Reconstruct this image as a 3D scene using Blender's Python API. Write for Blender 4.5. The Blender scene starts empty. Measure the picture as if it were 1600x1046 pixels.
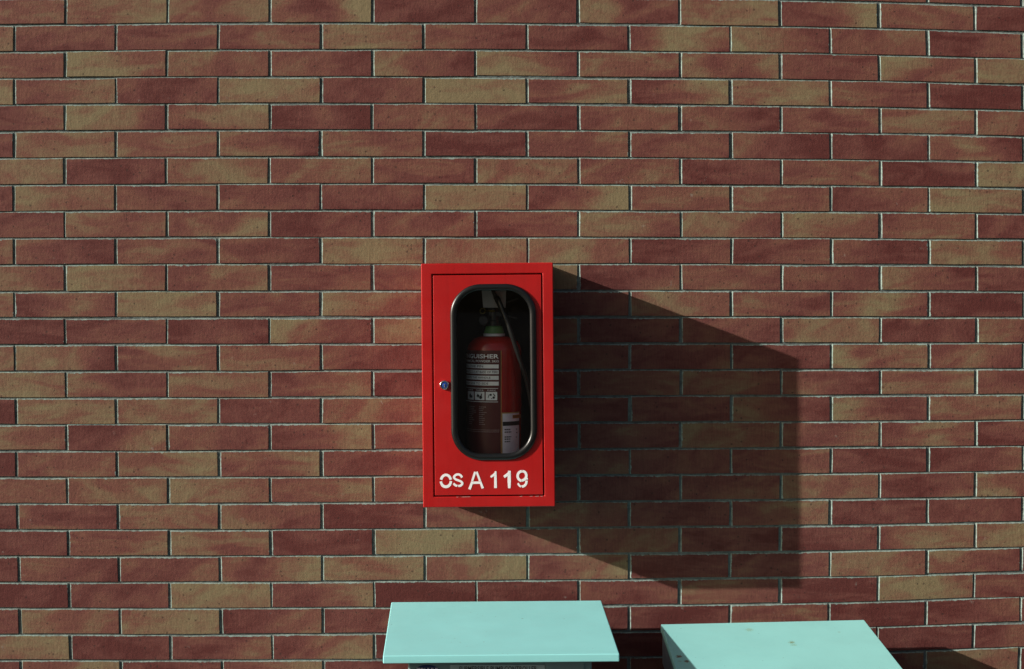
import bpy, bmesh, math, random
import numpy as np
from mathutils import Vector, Matrix, noise as mnoise

R = math.radians
scene = bpy.context.scene
COL = scene.collection

# ------------------------------------------------------------------ camera
S = 0.0015            # metres on the wall per photograph pixel
D = 3.45              # camera to wall
VX, VY = 762.0, 480.0 # foot of the camera's perpendicular on the wall, in photo pixels
EYE = 1.55
cam_d = bpy.data.cameras.new('camera')
cam = bpy.data.objects.new('camera', cam_d)
COL.objects.link(cam)
cam.location = (0, -D, EYE)
cam.rotation_euler = (R(90), 0, 0)
cam_d.sensor_width = 36
cam_d.lens = 36 * D / (1600 * S)
cam_d.shift_x = (800 - VX) / 1600
cam_d.shift_y = -(523 - VY) / 1600
cam_d.clip_end = 3000
scene.camera = cam

# ------------------------------------------------------------------ sky and sun
TO_SUN = Vector((-0.896, -0.304, 0.335)).normalized()
SUN_EL = math.asin(TO_SUN.z)
SUN_ROT = math.pi / 2 - math.atan2(TO_SUN.y, TO_SUN.x)
world = bpy.data.worlds.new('World')
scene.world = world
world.use_nodes = True
nt = world.node_tree
sky = nt.nodes.new('ShaderNodeTexSky')
sky.sky_type = 'NISHITA'
sky.sun_disc = False
sky.sun_elevation = SUN_EL
sky.sun_rotation = SUN_ROT
sky.air_density = 1.0
sky.dust_density = 4.0
sky.ozone_density = 0.5
bgn = nt.nodes['Background']
nt.links.new(sky.outputs[0], bgn.inputs[0])
bgn.inputs[1].default_value = 0.05
sun_d = bpy.data.lights.new('sun', 'SUN')
sun_d.energy = 4.5
sun_d.angle = R(0.53)
sun_d.color = (1.0, 0.95, 0.87)
sun = bpy.data.objects.new('sun', sun_d)
COL.objects.link(sun)
sun.rotation_euler = (-TO_SUN).to_track_quat('-Z', 'Y').to_euler()
sun.location = (-6, -2, 5)
scene.view_settings.view_transform = 'Standard'
scene.view_settings.look = 'None'
scene.view_settings.exposure = 0.5
scene.view_settings.gamma = 1.0
scene.view_settings.use_curve_mapping = False
scene.render.engine = 'CYCLES'


def P(px, py, d):
    """the point that the photograph shows at pixel (px, py), d metres out from the wall"""
    k = S * (1 - d / D)
    return Vector(((px - VX) * k, -d, EYE - (py - VY) * k))


# ------------------------------------------------------------------ helpers
def link(name, verts, faces, mat=None, parent=None, smooth=False):
    me = bpy.data.meshes.new(name)
    me.from_pydata([tuple(v) for v in verts], [], faces)
    me.update()
    o = bpy.data.objects.new(name, me)
    COL.objects.link(o)
    if mat:
        me.materials.append(mat)
    if smooth:
        for p in me.polygons:
            p.use_smooth = True
    if parent:
        o.parent = parent
    return o


def empty(name, loc, label, cat, rot=(0, 0, 0), group=None):
    o = bpy.data.objects.new(name, None)
    COL.objects.link(o)
    o.empty_display_size = 0.05
    o.location = loc
    o.rotation_euler = rot
    o['label'] = label
    o['category'] = cat
    if group:
        o['group'] = group
    return o


def bevel(o, w, seg=2, ang=30):
    m = o.modifiers.new('bevel', 'BEVEL')
    m.width = w
    m.segments = seg
    m.limit_method = 'ANGLE'
    m.angle_limit = R(ang)
    for p in o.data.polygons:
        p.use_smooth = True
    wn = o.modifiers.new('normals', 'WEIGHTED_NORMAL')
    wn.keep_sharp = True
    return o


class MB:
    def __init__(self):
        self.v, self.f = [], []

    def add(self, verts, faces):
        n = len(self.v)
        self.v += [tuple(v) for v in verts]
        self.f += [tuple(i + n for i in f) for f in faces]

    def box(self, a, b):
        x0, y0, z0 = a
        x1, y1, z1 = b
        self.add([(x0, y0, z0), (x1, y0, z0), (x1, y1, z0), (x0, y1, z0),
                  (x0, y0, z1), (x1, y0, z1), (x1, y1, z1), (x0, y1, z1)],
                 [(0, 3, 2, 1), (4, 5, 6, 7), (0, 1, 5, 4), (1, 2, 6, 5), (2, 3, 7, 6), (3, 0, 4, 7)])

    def lathe(self, prof, axis='z', n=40, c=(0, 0, 0), cap=True):
        """prof: (radius, height) from one end to the other"""
        vs, fs = [], []
        for r, h in prof:
            for k in range(n):
                a = 2 * math.pi * k / n
                p = (r * math.cos(a), r * math.sin(a), h)
                if axis == 'y':          # axis towards the viewer: height runs along -y
                    p = (p[0], -h, p[1])
                elif axis == 'x':
                    p = (h, p[0], p[1])
                vs.append((p[0] + c[0], p[1] + c[1], p[2] + c[2]))
        for j in range(len(prof) - 1):
            for k in range(n):
                a, b = j * n + k, j * n + (k + 1) % n
                fs.append((a, b, b + n, a + n))
        if cap:
            fs.append(tuple(range(n))[::-1])
            fs.append(tuple(range((len(prof) - 1) * n, len(prof) * n)))
        self.add(vs, fs)

    def tube(self, pts, r, n=10):
        pts = [Vector(p) for p in pts]
        vs, fs = [], []
        up = Vector((0.13, 0.97, 0.2))
        for i, p in enumerate(pts):
            t = (pts[min(i + 1, len(pts) - 1)] - pts[max(i - 1, 0)]).normalized()
            u = t.cross(up).normalized()
            w = u.cross(t)
            for k in range(n):
                a = 2 * math.pi * k / n
                vs.append(p + u * (r * math.cos(a)) + w * (r * math.sin(a)))
        for i in range(len(pts) - 1):
            for k in range(n):
                a, b = i * n + k, i * n + (k + 1) % n
                fs.append((a, b, b + n, a + n))
        fs.append(tuple(range(n))[::-1])
        fs.append(tuple(range((len(pts) - 1) * n, len(pts) * n)))
        self.add(vs, fs)

    def build(self, name, mat, parent=None, smooth=False):
        o = link(name, self.v, self.f, mat, parent, smooth)
        bm = bmesh.new()
        bm.from_mesh(o.data)
        bmesh.ops.recalc_face_normals(bm, faces=bm.faces)
        bm.to_mesh(o.data)
        bm.free()
        return o


def sharp(o, ang=35):
    for p in o.data.polygons:
        p.use_smooth = True
    o.data.set_sharp_from_angle(angle=R(ang))
    return o


# ------------------------------------------------------------------ materials
class NT:
    """a small wrapper for building node trees"""
    def __init__(self, name):
        self.m = bpy.data.materials.new(name)
        self.m.use_nodes = True
        self.t = self.m.node_tree
        self.b = self.t.nodes['Principled BSDF']
        self.out = self.t.nodes['Material Output']

    def n(self, typ, **kw):
        x = self.t.nodes.new(typ)
        for k, v in kw.items():
            setattr(x, k, v)
        return x

    def l(self, a, b):
        self.t.links.new(a, b)

    def put(self, sock, v):
        if hasattr(v, 'is_output') or isinstance(v, bpy.types.NodeSocket):
            self.l(v, sock)
        else:
            sock.default_value = v

    def math(self, op, a, b=0.0, clamp=False):
        x = self.n('ShaderNodeMath', operation=op, use_clamp=clamp)
        self.put(x.inputs[0], a)
        self.put(x.inputs[1], b)
        return x.outputs[0]

    def remap(self, v, a, b, c=0.0, d=1.0):
        x = self.n('ShaderNodeMapRange')
        x.clamp = True
        self.put(x.inputs[0], v)
        for i, q in zip((1, 2, 3, 4), (a, b, c, d)):
            x.inputs[i].default_value = q
        return x.outputs[0]

    def mix(self, f, a, b, blend='MIX'):
        x = self.n('ShaderNodeMix', data_type='RGBA', blend_type=blend)
        self.put(x.inputs[0], f)
        self.put(x.inputs[6], a if not isinstance(a, tuple) else (*a[:3], 1))
        self.put(x.inputs[7], b if not isinstance(b, tuple) else (*b[:3], 1))
        return x.outputs[2]

    def pos(self, scale=(1, 1, 1), rot=(0, 0, 0), space='world'):
        if rot != (0, 0, 0):                 # turn first, then stretch along the turned axes
            r = self.n('ShaderNodeMapping')
            r.inputs['Rotation'].default_value = rot
            self.l(self.n('ShaderNodeNewGeometry').outputs['Position'], r.inputs[0])
            mp = self.n('ShaderNodeMapping')
            mp.inputs['Scale'].default_value = scale
            self.l(r.outputs[0], mp.inputs[0])
            return mp.outputs[0]
        mp = self.n('ShaderNodeMapping')
        if space == 'world':
            g = self.n('ShaderNodeNewGeometry').outputs['Position']
        else:
            g = self.n('ShaderNodeTexCoord').outputs['Object']
        self.l(g, mp.inputs[0])
        mp.inputs['Scale'].default_value = scale
        return mp.outputs[0]

    def noise(self, vec, scale, detail=3.0, rough=0.55, dist=0.0):
        x = self.n('ShaderNodeTexNoise')
        self.l(vec, x.inputs['Vector'])
        x.inputs['Scale'].default_value = scale
        x.inputs['Detail'].default_value = detail
        x.inputs['Roughness'].default_value = rough
        x.inputs['Distortion'].default_value = dist
        return x.outputs['Fac']

    def bump(self, h, strength, dist, prev=None):
        x = self.n('ShaderNodeBump')
        x.inputs['Strength'].default_value = strength
        x.inputs['Distance'].default_value = dist
        self.l(h, x.inputs['Height'])
        if prev:
            self.l(prev, x.inputs['Normal'])
        return x.outputs['Normal']

    def set(self, **kw):
        for k, v in kw.items():
            self.put(self.b.inputs[k.replace('_', ' ')], v if not isinstance(v, tuple) else (*v[:3], 1))


def mat_brick():
    m = NT('fired_brick')
    at = m.n('ShaderNodeAttribute', attribute_name='tone')
    tone = at.outputs['Fac']
    ed = m.n('ShaderNodeAttribute', attribute_name='edge')
    sep = m.n('ShaderNodeSeparateColor')
    m.l(ed.outputs['Color'], sep.inputs[0])
    e1 = m.math('MINIMUM', sep.outputs[0], m.math('ADD', sep.outputs[1], 1.2))
    e2 = m.math('MINIMUM', sep.outputs[2], m.math('ADD', ed.outputs['Alpha'], 2.2))
    edge = m.math('MINIMUM', e1, e2)                     # millimetres to the nearest arris
    p = m.pos()
    # kiln flashing: soft drifting patches on top of the tone of each brick
    # (each brick was fired on its own: its pattern starts elsewhere and leans its own way)
    oi = m.n('ShaderNodeObjectInfo').outputs['Random']

    def own(vec):
        a = m.n('ShaderNodeVectorMath', operation='ADD')
        c = m.n('ShaderNodeCombineXYZ')
        m.l(m.math('MULTIPLY', oi, 37.0), c.inputs[0])
        m.l(m.math('MULTIPLY', oi, 91.0), c.inputs[1])
        m.l(m.math('MULTIPLY', oi, 53.0), c.inputs[2])
        m.l(vec, a.inputs[0])
        m.l(c.outputs[0], a.inputs[1])
        return a.outputs[0]

    def two(va, vb, k):
        x = m.n('ShaderNodeMix', data_type='VECTOR')
        m.l(m.math('GREATER_THAN', m.math('FRACT', m.math('MULTIPLY', oi, k)), 0.6), x.inputs[0])
        m.l(own(va), x.inputs[4])
        m.l(own(vb), x.inputs[5])
        return x.outputs[1]

    cloud = m.noise(two(m.pos((1, 1, 3.4), (0, R(3), 0)), m.pos((1, 1, 2.2), (0, R(24), 0)), 7.3), 8, 2, 0.5, 0.9)
    wisp = m.noise(two(m.pos((1, 1, 5.5), (0, R(-4), 0)), m.pos((1, 1, 2.5), (0, R(-19), 0)), 13.7), 14, 3, 0.6, 0.9)
    fine = m.noise(p, 170, 3, 0.6)
    t = m.math('ADD', m.remap(tone, 0.0, 1.0, -0.09, 1.15), m.remap(cloud, 0.35, 0.65, -0.14, 0.14))
    t = m.math('ADD', t, m.remap(wisp, 0.34, 0.66, -0.065, 0.065))
    t = m.math('ADD', t, m.remap(fine, 0.3, 0.7, -0.05, 0.05))
    ramp = m.n('ShaderNodeValToRGB')
    m.l(t, ramp.inputs[0])
    cr = ramp.color_ramp
    cr.elements[0].position, cr.elements[0].color = 0.08, (*BR0, 1)
    cr.elements[1].position, cr.elements[1].color = 0.86, (*BR4, 1)
    for q, c in ((0.3, BR1), (0.48, BR2), (0.66, BR3)):
        e = cr.elements.new(q)
        e.color = (*c, 1)
    col = ramp.outputs[0]
    # grain: sand and the drag marks of the wire that cut the clay
    drag = m.noise(m.pos((1, 1, 0.05)), 620, 2, 0.5)
    grain = m.noise(p, 900, 2, 0.6)
    g = m.math('ADD', m.remap(drag, 0.25, 0.75, 0.84, 1.13), m.remap(grain, 0.2, 0.8, -0.16, 0.16))
    br = m.n('ShaderNodeHueSaturation')
    m.l(col, br.inputs['Color'])
    m.l(g, br.inputs['Value'])
    col = br.outputs[0]
    # pits
    vo = m.n('ShaderNodeTexVoronoi', feature='F1')
    m.l(m.pos((1, 0.4, 1)), vo.inputs['Vector'])
    vo.inputs['Scale'].default_value = 75
    sepv = m.n('ShaderNodeSeparateColor')
    m.l(vo.outputs['Color'], sepv.inputs[0])
    rad = m.remap(sepv.outputs[1], 0.2, 1.0, 0.02, 0.18)
    pit = m.math('LESS_THAN', vo.outputs['Distance'], rad)
    pit = m.math('MULTIPLY', pit, m.math('GREATER_THAN', sepv.outputs[0], 0.52))
    col = m.mix(m.math('MULTIPLY', pit, 0.55), col, (0.03, 0.018, 0.015))
    # pale scuffs and lime bloom
    sc = m.noise(m.pos((1, 1, 0.22), (0, R(24), 0)), 130, 2, 0.5)
    scm = m.noise(m.pos(), 5, 2)
    scuff = m.math('MULTIPLY', m.remap(sc, 0.765, 0.80), m.remap(scm, 0.5, 0.62))
    lime = m.math('MULTIPLY', m.remap(m.noise(p, 34, 5, 0.72), 0.635, 0.76), m.remap(m.noise(p, 3.1, 2), 0.48, 0.62))
    col = m.mix(m.math('MULTIPLY', scuff, 0.45), col, (0.4, 0.42, 0.37))
    col = m.mix(m.math('MULTIPLY', lime, 0.42), col, (0.38, 0.41, 0.37))
    # mortar smeared over the arrises; sunlight on left and top is in the colour
    ne = m.noise(p, 120, 4, 0.65)
    ne2 = m.noise(p, 16, 2)
    ne3 = m.noise(p, 24, 2)
    w = m.math('MULTIPLY', m.remap(ne, 0.38, 0.76, 0.0, 4.0), m.remap(ne2, 0.42, 0.66, 0.12, 1.0))
    lit_smear = m.remap(m.math('SUBTRACT', w, edge), 0.0, 0.5)
    col = m.mix(m.math('MULTIPLY', lit_smear, 0.75), col, m.mix(m.remap(m.math('ADD', m.math('MULTIPLY', ne, 0.6), m.math('MULTIPLY', ne3, 0.4)), 0.36, 0.56), MO0, MO1))
    nrm = m.bump(fine, 0.5, 0.0011)
    nrm = m.bump(m.noise(p, 55, 4, 0.6), 0.6, 0.0014, nrm)
    nrm = m.bump(drag, 0.16, 0.0006, nrm)
    nrm = m.bump(grain, 0.25, 0.0005, nrm)
    nrm = m.bump(m.math('SUBTRACT', 1.0, pit), 0.6, 0.0012, nrm)
    m.set(Base_Color=col, Roughness=0.82, Normal=nrm)
    m.b.inputs['Specular IOR Level'].default_value = 0.25
    return m.m


# brick clay colours, dark flashed red to buff
BR0 = (0.098, 0.025, 0.022)
BR1 = (0.140, 0.047, 0.039)
BR2 = (0.170, 0.070, 0.049)
BR3 = (0.188, 0.114, 0.068)
BR4 = (0.204, 0.161, 0.088)


MO0 = (0.10, 0.14, 0.13)
MO1 = (0.29, 0.42, 0.385)


def mat_mortar():
    m = NT('lime_mortar')
    p = m.pos()
    a = m.noise(p, 60, 5, 0.7)
    b = m.noise(p, 5, 3)
    col = m.mix(m.remap(a, 0.3, 0.7), (0.07, 0.085, 0.085), (0.17, 0.21, 0.20))
    col = m.mix(m.math('MULTIPLY', m.remap(b, 0.5, 0.75), 0.5), col, (0.05, 0.05, 0.045))
    nrm = m.bump(m.noise(p, 420, 4, 0.7), 0.6, 0.001)
    m.set(Base_Color=col, Roughness=0.95, Normal=nrm)
    return m.m


def mat_paint(name, base, rough=0.35, coat=0.0, var=0.12, speck=0.0, streak=0.0, spots=(), spec=0.5, spotcol=(0.12, 0.06, 0.02)):
    m = NT(name)
    p = m.pos()
    n1 = m.noise(p, 7, 4, 0.6)
    dark = tuple(c * (1 - var) for c in base)
    lite = tuple(min(1, c * (1 + var * 0.6)) for c in base)
    col = m.mix(m.remap(n1, 0.3, 0.7), dark, lite)
    if streak:
        s = m.noise(m.pos((1, 1, 0.06)), 95, 3, 0.6)
        col = m.mix(m.math('MULTIPLY', m.remap(s, 0.5, 0.72), streak), col, tuple(c * 0.62 for c in base))
    if speck:
        s = m.noise(p, 150, 2, 0.5)
        col = m.mix(m.math('MULTIPLY', m.remap(s, 0.73, 0.78), speck), col, (0.10, 0.12, 0.09))
    for (c, r, k, sc) in spots:
        d = m.n('ShaderNodeVectorMath', operation='DISTANCE')
        mp = m.pos()
        m.l(mp, d.inputs[0])
        d.inputs[1].default_value = c
        q = m.math('ADD', m.math('DIVIDE', d.outputs['Value'], r), m.remap(m.noise(p, 300, 3, 0.6), 0.2, 0.8, -0.7, 0.7))
        col = m.mix(m.math('MULTIPLY', m.remap(q, 1.0, 0.45), k), col, sc)
    rr = m.remap(m.noise(p, 22, 4, 0.6), 0.3, 0.7, rough * 0.82, min(1, rough * 1.25))
    nrm = m.bump(m.noise(p, 260, 2, 0.5), 0.05, 0.0006)
    nrm = m.bump(m.noise(p, 9, 2, 0.5), 0.25, 0.0015, nrm)
    m.set(Base_Color=col, Roughness=rr, Normal=nrm)
    m.b.inputs['Coat Weight'].default_value = coat
    m.b.inputs['Specular IOR Level'].default_value = spec
    return m.m


def mat_plain(name, base, rough=0.5, metal=0.0, bump=0.0, var=0.08, spec=0.5):
    m = NT(name)
    p = m.pos()
    n1 = m.noise(p, 60, 4, 0.6)
    col = m.mix(m.remap(n1, 0.3, 0.7), tuple(c * (1 - var) for c in base), tuple(min(1, c * (1 + var)) for c in base))
    m.set(Base_Color=col, Roughness=rough)
    m.b.inputs['Metallic'].default_value = metal
    m.b.inputs['Specular IOR Level'].default_value = spec
    if bump:
        m.set(Normal=m.bump(m.noise(p, 500, 3, 0.6), bump, 0.0006))
    return m.m


def mat_pane():
    m = NT('dusty_window_pane')
    t = m.t
    tr = m.n('ShaderNodeBsdfTransparent')
    tr.inputs[0].default_value = (0.93, 0.94, 0.92, 1)
    gl = m.n('ShaderNodeBsdfGlossy')
    gl.inputs['Roughness'].default_value = 0.02
    fr = m.n('ShaderNodeFresnel')
    bf = m.n('ShaderNodeNewGeometry').outputs['Backfacing']      # a thin sheet reflects alike from both sides
    m.l(m.remap(bf, 0.0, 1.0, 1.49, 1 / 1.49), fr.inputs[0])
    mx = m.n('ShaderNodeMixShader')
    m.l(fr.outputs[0], mx.inputs[0])
    m.l(tr.outputs[0], mx.inputs[1])
    m.l(gl.outputs[0], mx.inputs[2])
    df = m.n('ShaderNodeBsdfDiffuse')
    df.inputs[0].default_value = (0.45, 0.43, 0.38, 1)
    mx2 = m.n('ShaderNodeMixShader')
    m.l(m.remap(m.noise(m.pos(), 45, 4, 0.65), 0.5, 0.8, 0.0, 0.006), mx2.inputs[0])
    m.l(mx.outputs[0], mx2.inputs[1])
    m.l(df.outputs[0], mx2.inputs[2])
    m.l(mx2.outputs[0], m.out.inputs[0])
    return m.m


M_BRICK = mat_brick()
M_MORTAR = mat_mortar()
M_RED = mat_paint('red_enamel', (0.425, 0.011, 0.011), 0.38, 0.0, 0.11, streak=0.24, spec=0.35)
M_INTERIOR = mat_plain('dark_interior', (0.018, 0.015, 0.014), 0.75)  # near-black colour for the inside of the cabinet
M_RUBBER = mat_plain('black_rubber', (0.006, 0.0065, 0.0065), 0.33, bump=0.1, spec=0.55)
M_PANE = mat_pane()
M_WHITE = mat_plain('stencil_white', (0.88, 0.89, 0.90), 0.6, var=0.04)
M_CHROME = mat_plain('chrome', (0.72, 0.72, 0.72), 0.16, 1.0)
M_BLUE = mat_plain('blue_lock_plastic', (0.02, 0.07, 0.32), 0.25)
M_XRED = mat_plain('extinguisher_red', (0.38, 0.018, 0.012), 0.2, spec=0.6)
M_MAROON = mat_plain('maroon_label', (0.10, 0.018, 0.016), 0.4)
M_PRINT = mat_plain('label_white', (0.88, 0.90, 0.93), 0.5)
M_CHIP = mat_plain('bare_filler', (0.55, 0.40, 0.36), 0.6)
M_FAINT = mat_plain('label_small_print', (0.36, 0.27, 0.27), 0.5)
M_INK = mat_plain('label_ink', (0.02, 0.018, 0.02), 0.5)
M_STICK = mat_plain('sticker_paper', (0.84, 0.81, 0.90), 0.5)
M_YEL = mat_plain('sticker_yellow', (0.50, 0.33, 0.10), 0.5)
M_ORANGE = mat_plain('sticker_orange', (0.55, 0.22, 0.03), 0.5)
M_GREEN = mat_plain('green_cap', (0.13, 0.29, 0.085), 0.45)
M_REFL_CARD = mat_plain('grey_card', (0.55, 0.55, 0.53), 0.6)
M_BLACK = mat_plain('black_plastic', (0.014, 0.014, 0.014), 0.35)
M_BRASS = mat_plain('brass', (0.20, 0.16, 0.05), 0.4, 1.0)
M_STEEL = mat_plain('grey_steel', (0.45, 0.45, 0.44), 0.4, 0.7)
TEAL = (0.305, 0.73, 0.74)
rust = (0.15, 0.075, 0.02)
M_LID1 = mat_paint('pale_teal_enamel', TEAL, 0.42, 0.0, 0.055, speck=0.6, spec=0.3, spots=[
    (tuple(P(719, 1003, 0.37)), 0.0022, 0.6, (0.12, 0.13, 0.10)), (tuple(P(746, 1007, 0.39)), 0.0022, 0.6, (0.12, 0.13, 0.10)),
    (tuple(P(672, 967, 0.21)), 0.003, 0.3, (0.2, 0.25, 0.16))])
M_LID2 = mat_paint('worn_teal_enamel', (0.315, 0.71, 0.69), 0.45, 0.0, 0.06, speck=0.6, spec=0.3, spots=[
    (tuple(P(1061, 1026, 0.262)), 0.0085, 0.95, rust), (tuple(P(1073, 1034, 0.289)), 0.0072, 0.9, rust),
    (tuple(P(1062, 1034, 0.289)), 0.0050, 0.4, (0.25, 0.25, 0.12)),
    (tuple(P(1236.5, 1006, 0.193)), 0.0080, 0.8, (0.20, 0.22, 0.03)), (tuple(P(1240, 1010, 0.207)), 0.0085, 0.4, (0.22, 0.33, 0.14)),
    (tuple(P(1171, 985, 0.115)), 0.011, 0.45, (0.27, 0.40, 0.22)), (tuple(P(1311, 990, 0.14)), 0.006, 0.4, (0.2, 0.3, 0.2)),
    (tuple(P(1037, 988, 0.11)), 0.005, 0.7, (0.06, 0.05, 0.03))])
M_BODY = mat_paint('darkened_teal_enamel', (0.17, 0.25, 0.28), 0.42, 0.0, 0.05, spec=0.35)  # hood enamel darkened: the shade under the hood is in the colour
M_GREY = mat_paint('weathered_grey_enamel', (0.17, 0.20, 0.225), 0.5, 0.0, 0.25, streak=0.4)
M_PLATE = mat_plain('aluminium_nameplate', (0.36, 0.46, 0.50), 0.5, 0.0)
M_NAVY = mat_plain('navy_badge', (0.010, 0.022, 0.11), 0.35)
M_CONC = mat_paint('asphalt', (0.058, 0.056, 0.054), 0.95, 0.0, 0.2, speck=0.4, spec=0.1)

# ------------------------------------------------------------------ ground
g = 400.0
ground = link('ground', [(-g, -g, 0), (g, -g, 0), (g, g, 0), (-g, g, 0)], [(0, 1, 2, 3)], M_CONC)
ground['kind'] = 'structure'
ground['label'] = 'plain dark asphalt ground in front of the brick wall'

# ------------------------------------------------------------------ the brick wall
# bed joints: pixel y of joint j at five columns of the photograph; head joints: pixel x of half-brick i
YK = [0, 400, 800, 1200, 1600]
YT = {
    0: (40.8, 37.6, 37.6, 41.3, 52.1), 1: (81.5, 78.1, 78.9, 82.7, 92.3), 2: (123.2, 118.7, 120.2, 124.2, 132.8),
    3: (165.3, 161.6, 162.3, 166.6, 172.8), 4: (206.6, 202.4, 204.1, 207.4, 214.2), 5: (248.5, 246.7, 247.2, 249.7, 255.0),
    6: (289.8, 288.3, 288.3, 290.0, 295.0), 7: (332.1, 330.4, 330.1, 330.9, 334.6), 8: (373.5, 371.0, 371.2, 372.2, 375.2),
    9: (415.3, 412.8, 412.5, 413.5, 415.3), 10: (456.1, 454.9, 454.6, 454.9, 456.9), 11: (498.7, 496.9, 496.3, 496.9, 496.9),
    12: (538.5, 538.5, 537.0, 536.0, 536.5), 13: (581.1, 580.6, 578.6, 577.0, 576.6), 14: (621.7, 621.7, 619.5, 618.0, 616.7),
    15: (663.8, 662.5, 661.0, 659.3, 656.0), 16: (704.3, 704.3, 702.3, 700.6, 696.3), 17: (745.7, 745.2, 743.5, 741.4, 736.4),
    18: (787.0, 786.0, 785.0, 782.0, 775.7), 19: (829.1, 829.1, 825.3, 822.8, 815.3), 20: (870.4, 869.7, 865.9, 863.6, 855.0),
    21: (911.2, 909.7, 907.5, 904.2, 894.2), 22: (950.6, 951.3, 948.5, 943.8, 933.8), 23: (991.4, 991.4, 989.0, 984.0, 971.9),
    24: (1032.0, 1032.0, 1029.5, 1024.0, 1009.9)}
XT = [  # (row y, {half-brick index: x})
    (20, {1: 104, 3: 263, 5: 422, 7: 583, 9: 743, 11: 903, 13: 1062, 15: 1219, 17: 1372, 19: 1524}),
    (60, {0: 23.8, 2: 183, 4: 341, 6: 501, 8: 662, 10: 823, 12: 982, 14: 1139.5, 16: 1295.7, 18: 1448, 20: 1596.5}),
    (144, {0: 20, 2: 179.6, 4: 339.4, 6: 500, 8: 661, 10: 823, 12: 983.6, 14: 1142.4, 16: 1298, 18: 1450.5, 20: 1598}),
    (186, {1: 100, 3: 259, 5: 420.5, 7: 582, 9: 744, 11: 904.7, 13: 1063.7, 15: 1221, 17: 1375, 19: 1525}),
    (394, {0: 21, 2: 179, 4: 339, 6: 500, 8: 662, 10: 823, 12: 983.5, 14: 1142.6, 16: 1298, 18: 1451, 20: 1600}),
    (435, {1: 103, 3: 260.6, 5: 422, 7: 583, 9: 743.5, 11: 904.7, 13: 1064, 15: 1222, 17: 1376.6, 19: 1527}),
    (642, {0: 25, 2: 182.8, 4: 343, 6: 502.7, 8: 663, 10: 824, 12: 984.8, 14: 1142.6, 16: 1299, 18: 1450.5, 20: 1598.7}),
    (683, {1: 105.2, 3: 262.5, 5: 422, 7: 582.8, 9: 743.5, 11: 904, 13: 1063, 15: 1220, 17: 1372.8, 19: 1523.6}),
    (890, {0: 29.6, 2: 185.4, 4: 344.4, 6: 503, 8: 663, 10: 823.8, 12: 983, 14: 1141, 16: 1296.4, 18: 1447.5, 20: 1595}),
    (930, {1: 108, 3: 265, 5: 425, 7: 584.8, 9: 744.4, 11: 904.7, 13: 1062, 15: 1218, 17: 1371.6, 19: 1521.9}),
    (970, {0: 30.8, 2: 187, 4: 345.6, 6: 504, 8: 664, 10: 824, 12: 983.5, 14: 1140, 16: 1295, 18: 1446, 20: 1593.7}),
    (1011, {1: 109.5, 3: 266.7, 5: 425.5, 7: 585.3, 17: 1371.6, 19: 1521.3})]


def fit(pts, na, nb):
    A = np.array([[(a ** i) * (b ** j) for i in range(na + 1) for j in range(nb + 1)] for a, b, _ in pts])
    y = np.array([c for _, _, c in pts])
    sol = np.linalg.lstsq(A, y, rcond=None)[0]
    return lambda a, b: float(np.dot([(a ** i) * (b ** j) for i in range(na + 1) for j in range(nb + 1)], sol))


_fy = fit([(x / 1600, (j - 12) / 12, y) for j, r in YT.items() for x, y in zip(YK, r)], 4, 3)
_fx = fit([(i / 20, y / 1046 - 0.5, x) for y, r in XT for i, x in r.items()], 4, 2)


def fy(x, j):
    xc, jc = min(max(x, -10), 1610) / 1600, (min(max(j, -1), 25) - 12) / 12
    v = _fy(xc, jc)
    return v + (j - min(max(j, -1), 25)) * 41.0


def fx(i, y):
    ic, yc = min(max(i, -1), 21) / 20, min(max(y, -10), 1056) / 1046 - 0.5
    return _fx(ic, yc) + (i - min(max(i, -1), 21)) * (79.5 if i < 0 else 74.0)


def node(i, j):
    x = 800.0
    y = fy(x, j)
    for _ in range(4):
        x = fx(i, y)
        y = fy(x, j)
    return x, y


# how red (0) or buff (9) each brick burned: left, middle, right, row by row from the top
TONES = """333 333 333 333 333 333 333 333 333 334 433 333
344 456 545 528 222 443 633 556 237 444 233
555 333 334 344 564 432 323 283 743 335 224 333
444 764 543 432 632 653 554 535 323 734 666
346 345 323 666 224 776 356 247 565 443 222 333
334 663 356 241 344 332 344 432 434 464 444
333 555 544 542 444 222 445 333 432 323 452 333
456 223 555 445 333 555 444 233 444 223 666
333 645 434 332 233 666 247 444 444 235 665 333
332 534 446 223 434 234 653 553 654 354 333
345 432 443 432 676 455 564 223 234 412 554 333
554 664 445 334 344 566 225 443 433 532 333
445 254 666 343 644 444 333 465 433 373 222 333
222 233 232 732 555 444 333 433 555 233 532
555 662 354 544 423 333 444 334 322 635 352 333
465 523 555 345 233 333 444 554 432 545 433
222 656 565 223 454 333 333 333 542 633 455 333
553 235 443 237 345 333 343 554 334 354 233
222 344 456 436 333 333 444 333 344 222 225 333
444 455 654 436 455 333 233 334 645 324 544
222 432 555 533 223 344 444 333 355 222 343 333
233 445 545 222 676 334 444 322 223 365 565
222 432 334 436 646 456 346 333 323 565 543 333
111 323 666 336 111 222 323 444 212 665 333
333 544 556 235 233 222 222 222 444 222 224 333
456 212 325 246 222 222 222 222 222 222 253
222 456 222 356 222 222 333 333 333 444 555 222""".split('\n')

rng = random.Random(11)
wall = empty('brick_wall', (0, 0, 0), 'red and buff brick wall in running bond with pale recessed mortar joints', 'wall')


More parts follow.
